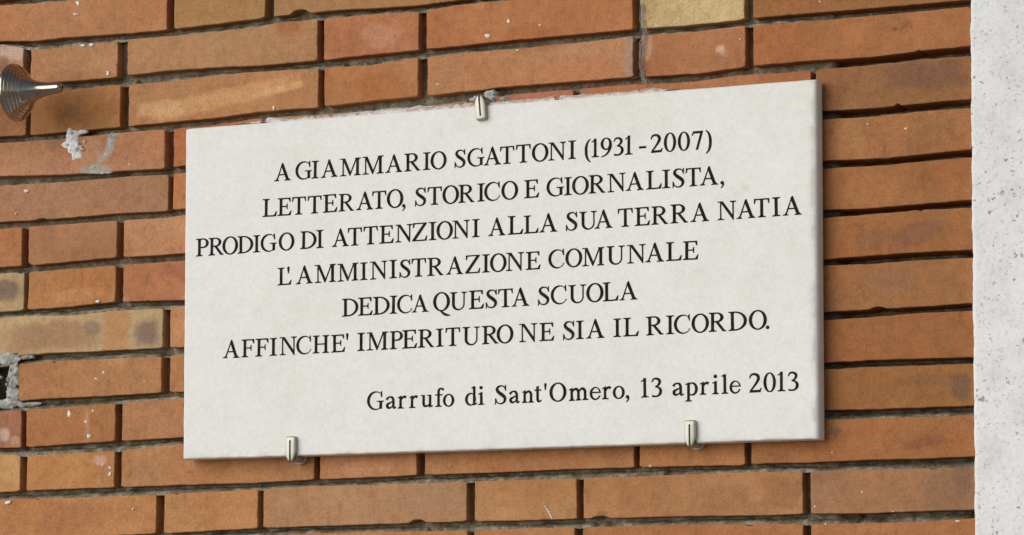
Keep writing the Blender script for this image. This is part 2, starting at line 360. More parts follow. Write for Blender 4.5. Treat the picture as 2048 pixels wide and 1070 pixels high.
def brick_colour(X, Y, bc):
    C = np.broadcast_to(bc, X.shape + (3,)).copy()
    n1 = fbm(X * 26, Y * 26, 31, 4)[..., None]; n2 = fbm(X * 60, Y * 45, 77, 4)[..., None]; n3 = fbm(X * 11, Y * 19, 99, 3)[..., None]
    C = C * (1 + .11 * n1 + .10 * n2)
    red = np.array([1.03, .93, .87]); pale = np.array([1.06, 1.12, 1.18])
    C = C * np.where(n3 > 0, 1 + (red - 1) * np.clip(n3 * 1.3, 0, 1), 1 + (pale - 1) * np.clip(-n3 * 1.3, 0, 1))
    # dark streaky scuffs
    n4 = fbm(X * 130, Y * 30, 55, 3)[..., None]
    C = C * (1 - .13 * sstep(.42, .62, n4))
    for px, py, Mi, o, rx, ry, a, col, k in st_pts:
        dx, dy = X - o[0], Y - o[1]
        if abs(dx).min() > .2 or abs(dy).min() > .12: continue
        u = Mi[0, 0] * dx + Mi[0, 1] * dy; v = Mi[1, 0] * dx + Mi[1, 1] * dy
        uu = (u * math.cos(a) + v * math.sin(a)) / rx; vv = (-u * math.sin(a) + v * math.cos(a)) / ry
        d = (np.abs(uu) ** 3 + np.abs(vv) ** 3) ** (1 / 3) + .35 * fbm(X * 70, Y * 70, 11 + int(px) % 50, 4)
        w = (k * (1 - sstep(.65, 1.15, d)))[..., None]
        C = C * (1 - w) + col * w
    return np.clip(C, .01, .95)

CHIPS = [(600, 26, 17, 9, 'b'), (245, 165, 12, 6, 'b'), (575, 995, 0, 0, 'b'), (835, 1042, 14, 6, 'b'), (82, 440, 10, 3, 'b'), (328, 765, 4, 14, 'r'), (60, 100, 12, 5, 't'), (1755, 612, 12, 4, 'b'), (1500, 1044, 8, 4, 't'), (110, 722, 4, 4, 't'), (1200, 1036, 15, 4, 'b')]
wall = empty('brick_wall', at(300, 1068, 0) * [1, 1, 0], 'weathered orange brick wall with deep raked joints behind the white inscribed slab', 'brick wall')
bw = MB(); BRICKS = []
bev = .0007
for r in range(-9, 18):
    g = row_joints(r)
    xs = [(XL - .3, XL)] + [q for q in g if q[0] > XL + .03 and q[1] < XR - .012] + [(XR + .004, XR + .2)]
    for i in range(len(xs) - 1):
        xl, xr = xs[i][1], xs[i + 1][0]
        yc = Y0 - CO * (r + .5); xc = (xl + xr) / 2
        q = (np.array([xc, yc, 0]) - CAM) @ R; ipx, ipy = 1024 + F * q[0] / -q[2], 535 - F * q[1] / -q[2]
        near = -250 < ipx < 2150 and -80 < ipy < 1150
        hidden = 560 < ipx < 1500 and 330 < ipy < 800
        st = .0022 if near and not hidden else .009
        nx, ny = max(4, int((xr - xl) / st)), max(4, int(.048 / st))
        e = .0006 / (xr - xl); u = np.unique(np.concatenate([[0, e, 2 * e, 1 - 2 * e, 1 - e, 1], np.linspace(5 * e, 1 - 5 * e, nx)]))
        e = .0006 / .047; v = np.unique(np.concatenate([[0, e, 2 * e, 1 - 2 * e, 1 - e, 1], np.linspace(5 * e, 1 - 5 * e, ny)]))
        k = len(BRICKS)
        X1 = xl + (xr - xl) * u
        yt = jbot(r, X1) + .0006 * fbm(X1 * 90, np.full_like(X1, k * 3.7), 3, 4) - .0007
        yb = jtop(r + 1, X1) + .0006 * fbm(X1 * 90, np.full_like(X1, k * 5.1), 4, 4) + .0004
        yt -= .003 * sstep(.58, .8, fbm(X1 * 40, np.full_like(X1, k * 1.7), 8, 3)); yb += .003 * sstep(.56, .8, fbm(X1 * 40, np.full_like(X1, k * 2.9), 9, 3))
        cr = .0015                                         # worn corners
        yt -= cr * (np.exp(-((X1 - xl) / .0025) ** 2) + np.exp(-((xr - X1) / .0025) ** 2)) * random.uniform(.3, 1)
        yb += cr * (np.exp(-((X1 - xl) / .0025) ** 2) + np.exp(-((xr - X1) / .0025) ** 2)) * random.uniform(.3, 1)
        for cx, cy, cw, ch, side in CHIPS:
            if ch == 0: continue
            pc = at(cx, cy); cwm, chm = cw / 1500, ch / 1600
            if side == 'b' and xl < pc[0] < xr and abs(pc[1] - yb.mean()) < .014: yb += chm * np.exp(-((X1 - pc[0]) / cwm) ** 4)
            if side == 't' and xl < pc[0] < xr and abs(pc[1] - yt.mean()) < .014: yt -= chm * np.exp(-((X1 - pc[0]) / cwm) ** 4)
        U, Vv = np.meshgrid(u, v)
        Yg = yb[None] + (yt - yb)[None] * Vv
        wob = .0009 * fbm(Yg * 90 + k, Yg * 0 + k * 1.3, 12, 3); wob2 = .0009 * fbm(Yg * 90 + k, Yg * 0 + k * 2.3, 13, 3)
        Xg = xl + wob + (xr + wob2 - xl - wob) * U
        dl = np.minimum(np.minimum(Xg - Xg[:, :1], Xg[:, -1:] - Xg), np.minimum(Yg - yb[None], yt[None] - Yg))
        zoff = random.uniform(-.0012, .0012)
        if abs(xc - at(1700, 500)[0]) < .4: zoff *= .5
        Zg = zoff - .0007 * np.clip(1 - dl / bev, 0, 1) ** 2 + .0005 * fbm(Xg * 45, Yg * 45, 21, 4)
        bc = None; best = 1e9
        for p, c in tint_pts:
            if xl - .003 < p[0] < xr + .003 and abs(p[1] - yc) < CO * .62:
                d = abs(p[1] - yc)
                if d < best: best = d; bc = c
        if bc is None:
            bc = lin(np.array([random.uniform(164, 190), random.uniform(104, 122), random.uniform(62, 80)]) * CORR) * ALB
        Cg = brick_colour(Xg, Yg, bc)
        G = np.stack([Xg, Yg, Zg], -1)
        bw.grid(G, Cg)
        loop = np.concatenate([G[0, :-1], G[:-1, -1], G[-1, :0:-1], G[:0:-1, 0]]); lc = np.concatenate([Cg[0, :-1], Cg[:-1, -1], Cg[-1, :0:-1], Cg[:0:-1, 0]])
        ring = np.stack([loop, loop * [1, 1, 0] + [0, 0, -.008], loop * [1, 1, 0] + [0, 0, -.055]], 0)
        bw.grid(ring, np.stack([lc, lc * .9, lc * .9]), close_u=True, flip=True)
        BRICKS.append((xl, xr, yc))
bricks = bw.build('brickwork', m_brick, wall)

mo = MB()
for j in range(-9, 19):
    nr = -3 < j < 12; X1 = np.arange(XL, XR + .003, .0016 if nr else .0035); n = 20 if nr else 8
    t_, b_ = jtop(j, X1) + .002, jbot(j, X1) - .002
    v = np.linspace(0, 1, n)[:, None]
    Yg = t_[None] * (1 - v) + b_[None] * v; Xg = np.broadcast_to(X1, Yg.shape)
    fill = .5 + .5 * fbm(X1 * 7 + j * 3.1, np.full_like(X1, j * 1.9), 41, 4)        # how full the joint is
    if j >= 7 or j in (-1, 0, 5, 6): fill = fill + (.35 if j != 0 else .1)
    fill = fill - .75 * sstep(at(1600, 500)[0], at(1680, 500)[0], X1) * (1 if j < 7 else .3)
    fill = np.clip(fill, 0, 1)[None]
    deep = sstep(at(1560, 500)[0], at(1640, 500)[0], X1)[None] * (1 if 1 <= j <= 6 else .45 if j == 7 else .2)
    if 1 <= j <= 4: fill = fill * .6
    Zg = -.020 - .016 * deep + .0185 * fill * sstep(.15, .8, v + .16 * fbm(Xg * 75, Yg * 75, 44, 4)) + .0020 * fbm(Xg * 130, Yg * 130, 43, 4)
    hole = sstep(.45, .6, fbm(X1 * 25, np.full_like(X1, j * 7.7), 47, 3))[None]
    Zg = Zg - .008 * hole
    mo.grid(np.stack([Xg, Yg, Zg], -1), flip=True)
X1 = np.arange(XL, XR + .003, .005); Y1 = np.arange(Y0 - CO * 18.4, Y0 + CO * 9.4, .004)
Xg, Yg = np.meshgrid(X1, Y1)
far = sstep(at(1660, 500)[0], at(1690, 500)[0], Xg); hole = np.exp(-(((Xg - at(-2, 765)[0]) / .022) ** 4 + ((Yg - at(0, 765)[1]) / .021) ** 4))
mo.grid(np.stack([Xg, Yg, -.0168 - .032 * np.maximum(far, hole) + .002 * fbm(Xg * 60, Yg * 50, 51, 4)], -1))
mo.build('mortar', m_mortar, wall)

def blob(mb, px, py, rx, ry, z0, h, seed, ang=0, rag=.4, ring=0, n=40):
    """irregular lump of mortar on the wall, outline ragged, height falling to the rim; ring > 0 leaves the middle open"""
    o = at(px, py, z0); ex = at(px + 1, py, z0) - o; ey = at(px, py + 1, z0) - o
    th = np.linspace(0, 2 * math.pi, n, endpoint=False); rr = np.linspace(1, ring, 9)[:, None]
    rad = 1 + rag * fbm(np.cos(th) * 2.1 + seed * 3.3, np.sin(th) * 2.1 + seed, seed, 4)
    a = math.radians(ang); u = np.cos(th) * rx * rad; w = np.sin(th) * ry * rad
    uu, ww = u * math.cos(a) - w * math.sin(a), u * math.sin(a) + w * math.cos(a)
    P = o + (rr * uu)[..., None] * ex + (rr * ww)[..., None] * ey
    m = (1 - rr) / (1 - ring + 1e-9)
    prof = np.sqrt(np.clip(np.sin(np.clip(m, 0, 1) * math.pi) if ring else m, 0, 1)) * np.ones_like(th)
    P[..., 2] = z0 - .001 + (h + .001) * prof * (.7 + .6 * fbm(P[..., 0] * 160, P[..., 1] * 160, seed + 5, 3))
    mb.grid(P, close_u=True, flip=True)

mp = MB()
blob(mp, 144, 281, 18, 21, .001, .005, 3, 8, .6); blob(mp, 151, 306, 10, 22, .001, .0045, 4, -15, .7)
blob(mp, 160, 264, 16, 5, .0, .005, 5, -5, .7)
random.seed(12)
for k in range(9): blob(mp, 146 + random.gauss(0, 9), 286 + random.gauss(0, 15), random.uniform(2, 5), random.uniform(2, 5), .0035, .003, 260 + k, 0, .6, n=14)
mp.build('plaster_lump', m_lump, wall)
mp = MB()
for (x, y, rx, ry, a, s) in ((221, 280, 5, 16, 12, 8), (208, 312, 10, 4, -50, 9), (186, 334, 12, 4, -20, 10), (196, 344, 30, 3.5, -2, 14)):
    blob(mp, x, y, rx, ry, .0012, .0012, s, a, .85)
mp.build('mortar_patch', m_patch, wall)
mp = MB()
for (x, y, rx, ry, a, s, z) in ((8, 716, 34, 14, -4, 14, .0), (27, 745, 11, 36, 4, 15, -.002), (24, 790, 13, 24, 0, 16, -.003), (10, 808, 26, 10, -4, 27, -.004), (-40, 735, 30, 40, 0, 17, .0), (-40, 800, 34, 30, 0, 18, -.003), (50, 714, 22, 5, -5, 19, -.004), (52, 809, 24, 5, -4, 21, -.006)):
    blob(mp, x, y, rx, ry, z, .006, s, a, .6, n=70)
random.seed(11)
for k in range(12):
    t = random.uniform(705, 815); blob(mp, 20 + random.gauss(0, 9) + 12 * (abs(t - 760) > 35), t, random.uniform(2, 5), random.uniform(2, 5), .002, .0032, 200 + k, 0, .6, n=14)
mp.build('mortar_patch', m_patch, wall)

# adhesive squeezed out above the slab
mp = MB(); xs = np.arange(470, 1352, 1.5); rows = []
hh = 2.0 + 5.5 * np.clip(.5 + .8 * fbm(xs / 60, xs * 0, 61, 4), 0, 1.2); hh *= sstep(470, 540, xs) * (1 - sstep(1300, 1350, xs)); hh *= 1 - .75 * sstep(.25, .5, fbm(xs / 25, xs * 0 + 3, 63, 3))
hh += 1.2 * fbm(xs / 9, xs * 0, 62, 3)
for t_, z_ in ((-.8, .020), (0., .0185), (.35, .0145), (.7, .009), (.95, .002), (1., -.012)):
    yl = 257 - 100 * (xs - 372) / 1265
    rows.append([at(x, y - max(t_ * h_, -5) - 1.2, z_) for x, y, h_ in zip(xs, yl, np.maximum(hh, .3))])
G = np.array(rows); G[..., 2] += .0016 * fbm(G[..., 0] * 120, G[..., 1] * 160, 64, 4)
mp.grid(G); mp.build('adhesive_smear', m_plaster, wall)
mp = MB()
blob(mp, 982, 187, 13, 7, .0, .012, 80, -10, .5); blob(mp, 985, 198, 16, 10, -.004, .012, 81, 0, .5); blob(mp, 1015, 200, 28, 9, -.006, .014, 82, -5, .6)
blob(mp, 960, 197, 20, 8, -.006, .012, 83, -5, .5)
mp.build('mortar_patch', m_patch, wall)

# paint flecks
mp = MB()
for k, (x, y, rx, ry) in enumerate([(974, 71, 5, 4), (1016, 42, 3, 4), (913, 58, 1.5, 1.5), (1735, 248, 2, 2), (1812, 257, 3, 3), (1639, 3, 2, 2), (215, 146, 3, 5), (192, 757, 5, 3), (207, 745, 3, 3), (137, 827, 4, 6), (177, 872, 4, 4), (171, 843, 3, 3), (185, 822, 2, 3), (195, 603, 4, 3), (52, 382, 5, 3), (31, 427, 2, 2), (154, 6, 3, 5), (258, 329, 2, 2), (288, 763, 1.5, 2), (875, 168, 3, 1.5), (229, 128, 1.5, 1.5), (547, 216, 2.5, 4), (1724, 984, 2, 2), (1664, 905, 2, 2), (1629, 1013, 2, 2), (1786, 1023, 2, 1.5), (1651, 1048, 2, 2), (265, 1018, 2, 2), (219, 935, 3, 3), (219, 948, 3, 4), (205, 930, 2, 3), (1034, 100, 3, 2), (1080, 50, 3, 2), (1300, 932, 3, 3), (900, 932, 2, 1.5), (1915, 1042, 5, 2), (1480, 78, 2, 2), (150, 28, 5, 2), (165, 90, 6, 3), (182, 89, 5, 3), (15, 1005, 8, 4)]):
    blob(mp, x, y, rx, ry, .0012, .0012, 100 + k, 0, .6, n=12)
for k in range(5): blob(mp, 1091 + 3.0 * k, 1014 + 5 * k + (k > 2) * 1, 1.6, 3.4, .0012, .001, 160 + k, -25, .2, n=10)
mp.build('paint_fleck', m_fleck, wall)

# ---------------------------------------------------------------- concrete pillar
pl = MB()
y1, y2 = Y0 - CO * 18.4, Y0 + CO * 9.4
Y1 = np.arange(y1, y2, .0025)
xe = np.interp(Y1, [at(1949.6, 1070)[1], at(1939.6, 0)[1]], [at(1949.6, 1070, .006)[0], at(1939.6, 0, .006)[0]]) + .0012 * fbm(Y1 * 60, Y1 * 0, 71, 4) + .0003 * fbm(Y1 * 250, Y1 * 0, 72, 2)
us = np.concatenate([[0, .001, .0025, .005], np.arange(.009, .36, .006)])
Yg = np.repeat(Y1[:, None], len(us), 1); Xg = xe[:, None] + us[None]
Zg = .006 - .0022 * np.clip(1 - us / .0028, 0, 1)[None] ** 2 + .0006 * fbm(Xg * 30, Yg * 30, 73, 4)
Zg[:, 0] = .0035
G = np.stack([Xg, Yg, Zg], -1); pl.grid(G)
side = np.stack([G[:, 0] * [1, 1, 0] + [0, 0, -.06], G[:, 0]], 1); pl.grid(side)
side = np.stack([G[:, -1], G[:, -1] * [1, 1, 0] + [0, 0, -.06]], 1); pl.grid(side)
tag(pl.build('concrete_pillar', m_pillar), 'off-white concrete pillar speckled with dark pits, right of the bricks', 'pillar')

# ---------------------------------------------------------------- memorial slab
ZF, ZB = .0225, .004
TL, TR, BL, BR = at(371.5, 257, ZF), at(1633, 157.5, ZF), at(366, 918.5, ZF), at(1638, 877.5, ZF)
plaque = empty('memorial_plaque', (BL + BR) / 2 * [1, 1, 0], 'white stone slab carved with seven lines of dark Italian lettering, clipped to the bricks', 'plaque')
sl_ = MB()
nx, ny = 300, 160
def uvs(n, L):
    e = np.array([0, .0008, .0018, .003, .0045, .006]) / L
    return np.unique(np.concatenate([e, 1 - e, np.linspace(.009 / L, 1 - .009 / L, n)]))
u, v = uvs(nx, .8), uvs(ny, .4); U, Vv = np.meshgrid(u, v)
Pg = ((1 - U) * (1 - Vv))[..., None] * BL + (U * (1 - Vv))[..., None] * BR + ((1 - U) * Vv)[..., None] * TL + (U * Vv)[..., None] * TR
dL, dR, dB, dT = U * .8, (1 - U) * .8, Vv * .4, (1 - Vv) * .4
en = lambda a, s: fbm(a * 38, a * 0 + s, s, 4)
def edge(d, rad, a, s):
    rr = rad * (1 + .4 * en(a, s)) + .0018 * sstep(.52, .75, fbm(a * 16, a * 0 + s, s + 3, 3))
    q = np.clip(1 - d / np.maximum(rr, .0006), 0, 1); return rr * (1 - np.sqrt(np.clip(1 - q * q, 0, 1)))
drop = edge(dL, .0016, Vv * .4, 81) + edge(dR, .0058, Vv * .4, 82) + edge(dB, .0013, U * .8, 83) + edge(dT, .0028, U * .8, 84)
Pg[..., 2] = ZF - np.minimum(drop, .009)
cj = np.exp(-dL / .002) * .0003 * en(Vv * .4 * 2, 85) + np.exp(-dR / .002) * .0003 * en(Vv * .4 * 2, 86)
Pg[..., 0] += cj; Pg[..., 1] += np.exp(-dB / .002) * .0003 * en(U * .8 * 2, 87) + np.exp(-dT / .002) * .0003 * en(U * .8 * 2, 88)
# grime that has settled along the worn edges
dn = .5 + .5 * fbm(Pg[..., 0] * 60, Pg[..., 1] * 60, 91, 4)
gr = .55 * np.exp(-dB / .0022) * sstep(.3, .75, dn) * 1.3 + .42 * np.exp(-((dR - .006) / .003) ** 2) * sstep(.35, .7, dn) + .3 * np.exp(-dR / .004) * dn + .25 * np.exp(-dT / .003) * dn
gr = np.clip(gr, 0, .8)[..., None]
Ct = (1 - gr) + gr * np.array([.52, .44, .36])
for px, py, rx, ry, k in ((1490, 375, 10, 7, .25), (882, 263, 8, 10, .14), (780, 765, 7, 6, .10), (815, 776, 9, 7, .10), (700, 905, 14, 4, .35), (1500, 884, 60, 5, .3), (1250, 893, 60, 4, .25), (640, 560, 120, 90, .02), (1405, 510, 80, 70, .03), (900, 560, 300, 200, .0)):
    o = at(px, py, ZF); dd = np.sqrt(((Pg[..., 0] - o[0]) / (rx / 1600)) ** 2 + ((Pg[..., 1] - o[1]) / (ry / 1600)) ** 2) + .5 * fbm(Pg[..., 0] * 120, Pg[..., 1] * 120, px % 37, 3)
    w = (k * (1 - sstep(.5, 1.1, dd)))[..., None]; Ct = Ct * (1 - w) + w * np.array([.72, .58, .38])
sl_.grid(Pg, Ct)
loop = np.concatenate([Pg[0, :-1], Pg[:-1, -1], Pg[-1, :0:-1], Pg[:0:-1, 0]]); lc = np.concatenate([Ct[0, :-1], Ct[:-1, -1], Ct[-1, :0:-1], Ct[:0:-1, 0]])
mid = loop * [1, 1, 0] + [0, 0, .014]; back = loop * [1, 1, 0] + [0, 0, ZB]
sl_.grid(np.stack([loop, mid, back]), np.stack([lc, lc * .0 + .98, lc * .0 + .95]), close_u=True, flip=True)
sl_.add(back[[0, len(u) - 1, len(u) + len(v) - 2, 2 * len(u) + len(v) - 3]], [(3, 2, 1, 0)], np.ones((4, 3)))
slab = sl_.build('slab', m_stone, plaque)

# ---------------------------------------------------------------- lettering: an old-style serif drawn as polygons, 1000 units per em
def ell(cx, cy, rx, ry, n=40, a0=0, a1=360):
    th = np.radians(np.linspace(a0, a1, n, endpoint=(a1 - a0) % 360 != 0)); return [(cx + rx * math.cos(t), cy + ry * math.sin(t)) for t in th]
def rect(x0, y0, x1, y1): return [(x0, y0), (x1, y0), (x1, y1), (x0, y1)]
def serif(sl0, sr, x0, x1, y, up):
    t = 34; d = 1 if up else -1
    return [(x0, y), (x1, y), (x1, y + d * t * .75), (sr + 22, y + d * (t + 4)), (sr, y + d * 78), (sl0, y + d * 78), (sl0 - 22, y + d * (t + 4)), (x0, y + d * t * .75)]
def stem(xl, xr, b=None, t=None, y0=0, y1=662):
    out = [rect(xl, y0, xr, y1)]
    if b: out.append(serif(xl, xr, b[0], b[1], y0, True))
    if t: out.append(serif(xl, xr, t[0], t[1], y1, False))
    return out
def stroke(pts, n=9):
    """smooth variable-width stroke through (x, y, width) points -> list of convex pieces"""
    P = np.array(pts, float); m = len(P); E = np.concatenate([[2 * P[0] - P[1]], P, [2 * P[-1] - P[-2]]]); S = []
    for i in range(m - 1):
        p0, p1, p2, p3 = E[i:i + 4]
        for t in np.linspace(0, 1, n, endpoint=False):
            S.append(.5 * ((2 * p1) + (p2 - p0) * t + (2 * p0 - 5 * p1 + 4 * p2 - p3) * t * t + (-p0 + 3 * p1 - 3 * p2 + p3) * t ** 3))
    S.append(P[-1]); S = np.array(S); d = np.gradient(S[:, :2], axis=0); d /= np.linalg.norm(d, axis=1)[:, None] + 1e-9
    nrm = np.stack([-d[:, 1], d[:, 0]], 1) * np.maximum(S[:, 2:3], 14) / 2; L, Rr = S[:, :2] + nrm, S[:, :2] - nrm
    return [[tuple(Rr[i]), tuple(Rr[i + 1]), tuple(L[i + 1]), tuple(L[i])] for i in range(len(S) - 1)]
def hb(x0, cx, cy, rx, ry): return [(x0, cy - ry), (cx, cy - ry)] + ell(cx, cy, rx, ry, 24, -90, 90)[1:-1] + [(cx, cy + ry), (x0, cy + ry)]
G_ = {}                          # glyph -> (ink left, ink right, [(positive, [negatives])])
def g(ch, *comps): G_[ch] = [c if isinstance(c, tuple) else (c, []) for c in comps]
def solid(*lists):
    o = []
    for l in lists: o += l
    return o
g('I', *stem(116, 218, (18, 315), (18, 315)))
g('A', [(300, 585), (352, 676), (384, 676), (642, 10), (528, 10)], [(352, 676), (352, 590), (150, 10), (98, 10)], rect(190, 214, 500, 254), serif(104, 146, 14, 214, 0, True), serif(536, 634, 448, 708, 0, True))
cR = lambda cx, cxi, rxi: (ell(cx, 331, 332, 345, 56), [ell(cxi, 331, rxi, 307, 56), rect(575, 165, 900, 520)])
g('C', cR(360, 402, 274), [(598, 676), (624, 676), (633, 450), (606, 450), (560, 590)], stroke([(575, 165, 20), (600, 140, 26), (634, 128, 12)])[0])
g('G', (ell(370, 331, 340, 345, 56), [ell(412, 331, 282, 307, 56), rect(590, 60, 900, 520)]), [(606, 676), (634, 676), (643, 450), (616, 450), (570, 590)], rect(540, 30, 640, 300), [(420, 322), (712, 322), (712, 296), (655, 286), (640, 240), (540, 240), (525, 286), (420, 296)], [(500, 10), (640, 55), (640, 90), (540, 90)])
g('D', (hb(120, 250, 331, 437, 331), [hb(208, 252, 331, 328, 292)]), *stem(106, 208, (16, 230), (16, 230)))
g('E', *stem(106, 208, (12, 230), (12, 230)), rect(106, 622, 545, 662), rect(106, 0, 560, 42), rect(200, 322, 420, 362), [(520, 662), (548, 662), (555, 505), (528, 505), (468, 626)], [(545, 0), (564, 0), (600, 172), (572, 172), (480, 40)], [(385, 330), (408, 236), (434, 236), (434, 448), (408, 448), (385, 356)])
g('F', *stem(106, 208, (12, 292), (12, 230)), rect(106, 622, 540, 662), rect(200, 320, 420, 360), [(515, 662), (543, 662), (550, 500), (523, 500), (460, 626)], [(385, 328), (408, 234), (434, 234), (434, 446), (408, 446), (385, 354)])
g('H', *stem(106, 208, (19, 296), (19, 296)), *stem(514, 616, (426, 702), (426, 702)), rect(200, 318, 520, 358))
g('L', *stem(106, 208, (12, 230), (12, 300)), rect(106, 0, 556, 42), [(545, 0), (566, 0), (602, 178), (574, 178), (480, 40)])
g('M', *stem(122, 164, (12, 272), None), *stem(690, 792, (600, 872), None), serif(690, 792, 700, 872, 662, False), rect(640, 630, 800, 662), rect(12, 632, 200, 662), [(104, 662), (216, 662), (478, 90), (440, 0), (416, 0)], [(416, 0), (444, 0), (712, 640), (712, 662), (672, 662), (425, 70)])
g('N', *stem(108, 150, (12, 254), None), *stem(574, 616, None, (474, 706)), rect(12, 632, 190, 662), [(92, 662), (208, 662), (616, 110), (616, -12), (588, -12)])
g('O', (ell(361, 331, 328, 346, 60), [ell(361, 331, 218, 306, 60)]))
g('P', (hb(120, 310, 482, 236, 180), [hb(208, 312, 486, 128, 138)]), *stem(106, 208, (16, 300), (16, 230)))
g('Q', (ell(361, 331, 328, 346, 60), [ell(361, 331, 218, 306, 60)]), *stroke([(300, 20, 46), (370, -40, 62), (460, -110, 84), (570, -160, 74), (700, -176, 22)]))
g('R', (hb(120, 315, 492, 240, 170), [hb(208, 316, 495, 132, 129)]), *stem(106, 208, (17, 300), (17, 230)), [(255, 345), (365, 345), (610, 40), (662, 26), (662, 0), (530, 0)])
g('S', *stroke([(440, 510, 24), (400, 602, 32), (296, 650, 38), (170, 620, 64), (116, 525, 96), (182, 420, 110), (315, 325, 116), (418, 225, 106), (420, 115, 88), (345, 32, 52), (235, 10, 36), (120, 64, 32), (72, 180, 24)]), [(440, 676), (464, 676), (474, 470), (446, 470), (420, 580)], [(42, -14), (66, -14), (92, 100), (70, 208), (42, 208)])
g('T', *stem(254, 356, (158, 452), None), rect(22, 622, 590, 662), [(40, 662), (90, 630), (44, 490), (18, 490), (24, 662)], [(572, 662), (522, 630), (568, 490), (594, 490), (588, 662)])
g('U', *stem(104, 206, None, (14, 305), 205), *stem(566, 608, None, (470, 706), 205), (ell(356, 215, 252, 229, 30, 180, 360) + [(608, 225), (104, 225)], [ell(386, 225, 180, 196, 30, 180, 360) + [(566, 230), (206, 230)]]))
g('Z', rect(40, 622, 578, 662), rect(12, 0, 572, 42), [(462, 640), (578, 640), (578, 626), (135, 30), (12, 30), (12, 42)], [(36, 662), (28, 490), (54, 490), (110, 630)], [(555, 0), (574, 0), (600, 178), (574, 178), (505, 40)])
g('0', (ell(250, 331, 226, 346, 48), [ell(250, 331, 128, 314, 48)]))
g('1', *stem(204, 296, (112, 396), None, 0, 676), [(108, 570), (116, 548), (215, 590), (296, 676), (272, 676)])
g('2', *stroke([(40, 500, 30), (88, 604, 52), (196, 642, 64), (318, 600, 92), (365, 495, 98), (310, 365, 80), (195, 210, 58), (60, 50, 50)]), [(30, 0), (432, 0), (476, 148), (452, 150), (398, 80), (110, 80), (30, 30)])
g('3', *stroke([(52, 520, 28), (110, 618, 48), (210, 644, 58), (318, 590, 86), (342, 505, 88), (280, 405, 60), (180, 352, 34)]), *stroke([(180, 352, 34), (300, 325, 56), (376, 230, 94), (362, 115, 88), (270, 30, 52), (150, 20, 52), (60, 40, 66)]))
g('7', [(78, 662), (448, 662), (448, 636), (430, 584), (92, 584), (50, 508), (20, 518)], [(350, 600), (440, 650), (448, 640), (252, -8), (172, -8)])
g('9', (ell(245, 455, 212, 222, 44), [ell(245, 462, 116, 188, 44)]), *stroke([(412, 450, 92), (402, 320, 92), (325, 150, 64), (200, 40, 44), (58, -10, 26)]))
g('(', *stroke([(300, 672, 26), (196, 560, 62), (142, 400, 90), (132, 250, 94), (142, 100, 90), (196, -60, 62), (300, -172, 26)]))
g(')', *stroke([(33, 672, 26), (137, 560, 62), (191, 400, 90), (201, 250, 94), (191, 100, 90), (137, -60, 62), (33, -172, 26)]))
g('-', rect(30, 190, 295, 262))
g(',', ell(115, 48, 60, 60, 20), *stroke([(150, 50, 56), (155, -20, 52), (118, -90, 32), (66, -140, 16)]))
g('.', ell(125, 48, 60, 60, 22))
g("'", [(72, 430), (108, 430), (134, 620), (128, 660), (90, 676), (52, 660), (46, 620)])
g('a', rect(288, 70, 378, 335), *stroke([(62, 342, 84), (105, 405, 64), (195, 442, 46), (290, 415, 76), (333, 325, 90)]), *stroke([(333, 90, 90), (352, 34, 66), (400, 30, 42), (444, 66, 24)]), *stroke([(300, 268, 34), (185, 222, 54), (95, 165, 92), (88, 95, 94), (140, 42, 76), (215, 46, 46), (300, 100, 30)]))
g('d', (ell(238, 219, 212, 230, 44), [ell(262, 219, 142, 190, 44)]), rect(338, 20, 426, 683), [(255, 640), (426, 683), (426, 640), (338, 590)], [(338, 0), (426, 10), (494, 48), (490, 72), (400, 72), (338, 60)])
g('e', (ell(232, 219, 208, 232, 48), [ell(250, 226, 142, 192, 48), rect(296, 140, 600, 236)]), rect(80, 236, 424, 276))
g('f', *stem(112, 198, (20, 284), None, 0, 570), rect(20, 412, 312, 452), *stroke([(155, 540, 86), (178, 622, 72), (242, 660, 50), (318, 640, 66), (352, 600, 80)]))
g('i', *stem(94, 184, (16, 256), None, 0, 440), [(16, 400), (24, 380), (100, 384), (184, 462), (162, 462)], ell(134, 620, 60, 60, 24))
g('l', *stem(94, 184, (16, 260), None, 0, 683), [(16, 632), (22, 610), (100, 608), (184, 684), (162, 684)])
arch = lambda x: stroke([(x, 340, 46), (x + 65, 400, 66), (x + 150, 410, 78), (x + 214, 325, 88), (x + 218, 260, 88)])
g('n', *stem(74, 162, (14, 232), None, 0, 430), [(14, 398), (20, 378), (80, 382), (162, 462), (140, 462)], *arch(156), *stem(330, 418, (270, 486), None, 0, 300))
g('m', *stem(74, 162, (14, 230), None, 0, 430), [(14, 398), (20, 378), (80, 382), (162, 462), (140, 462)], *arch(156), *stem(330, 418, (276, 478), None, 0, 300), *arch(412), *stem(586, 674, (530, 756), None, 0, 300))
g('o', (ell(250, 219, 224, 233, 48), [ell(250, 219, 130, 196, 48)]))
g('p', *stem(84, 174, (8, 256), None, -217, 430), [(8, 398), (14, 378), (90, 382), (174, 462), (150, 462)], (ell(270, 222, 206, 234, 44), [ell(246, 222, 134, 192, 44), rect(0, -300, 90, 700)]))
g('r', *stem(74, 162, (6, 250), None, 0, 430), [(8, 398), (14, 378), (80, 382), (162, 462), (140, 462)], *stroke([(150, 330, 46), (210, 405, 66), (280, 420, 84), (334, 392, 92)]))
g('t', *stem(78, 166, None, None, 80, 560), [(78, 540), (166, 590), (166, 540)], rect(12, 410, 262, 452), [(12, 412), (12, 428), (80, 470), (110, 540), (166, 540), (166, 412)], *stroke([(122, 110, 88), (146, 40, 76), (205, 30, 52), (276, 76, 24)]))
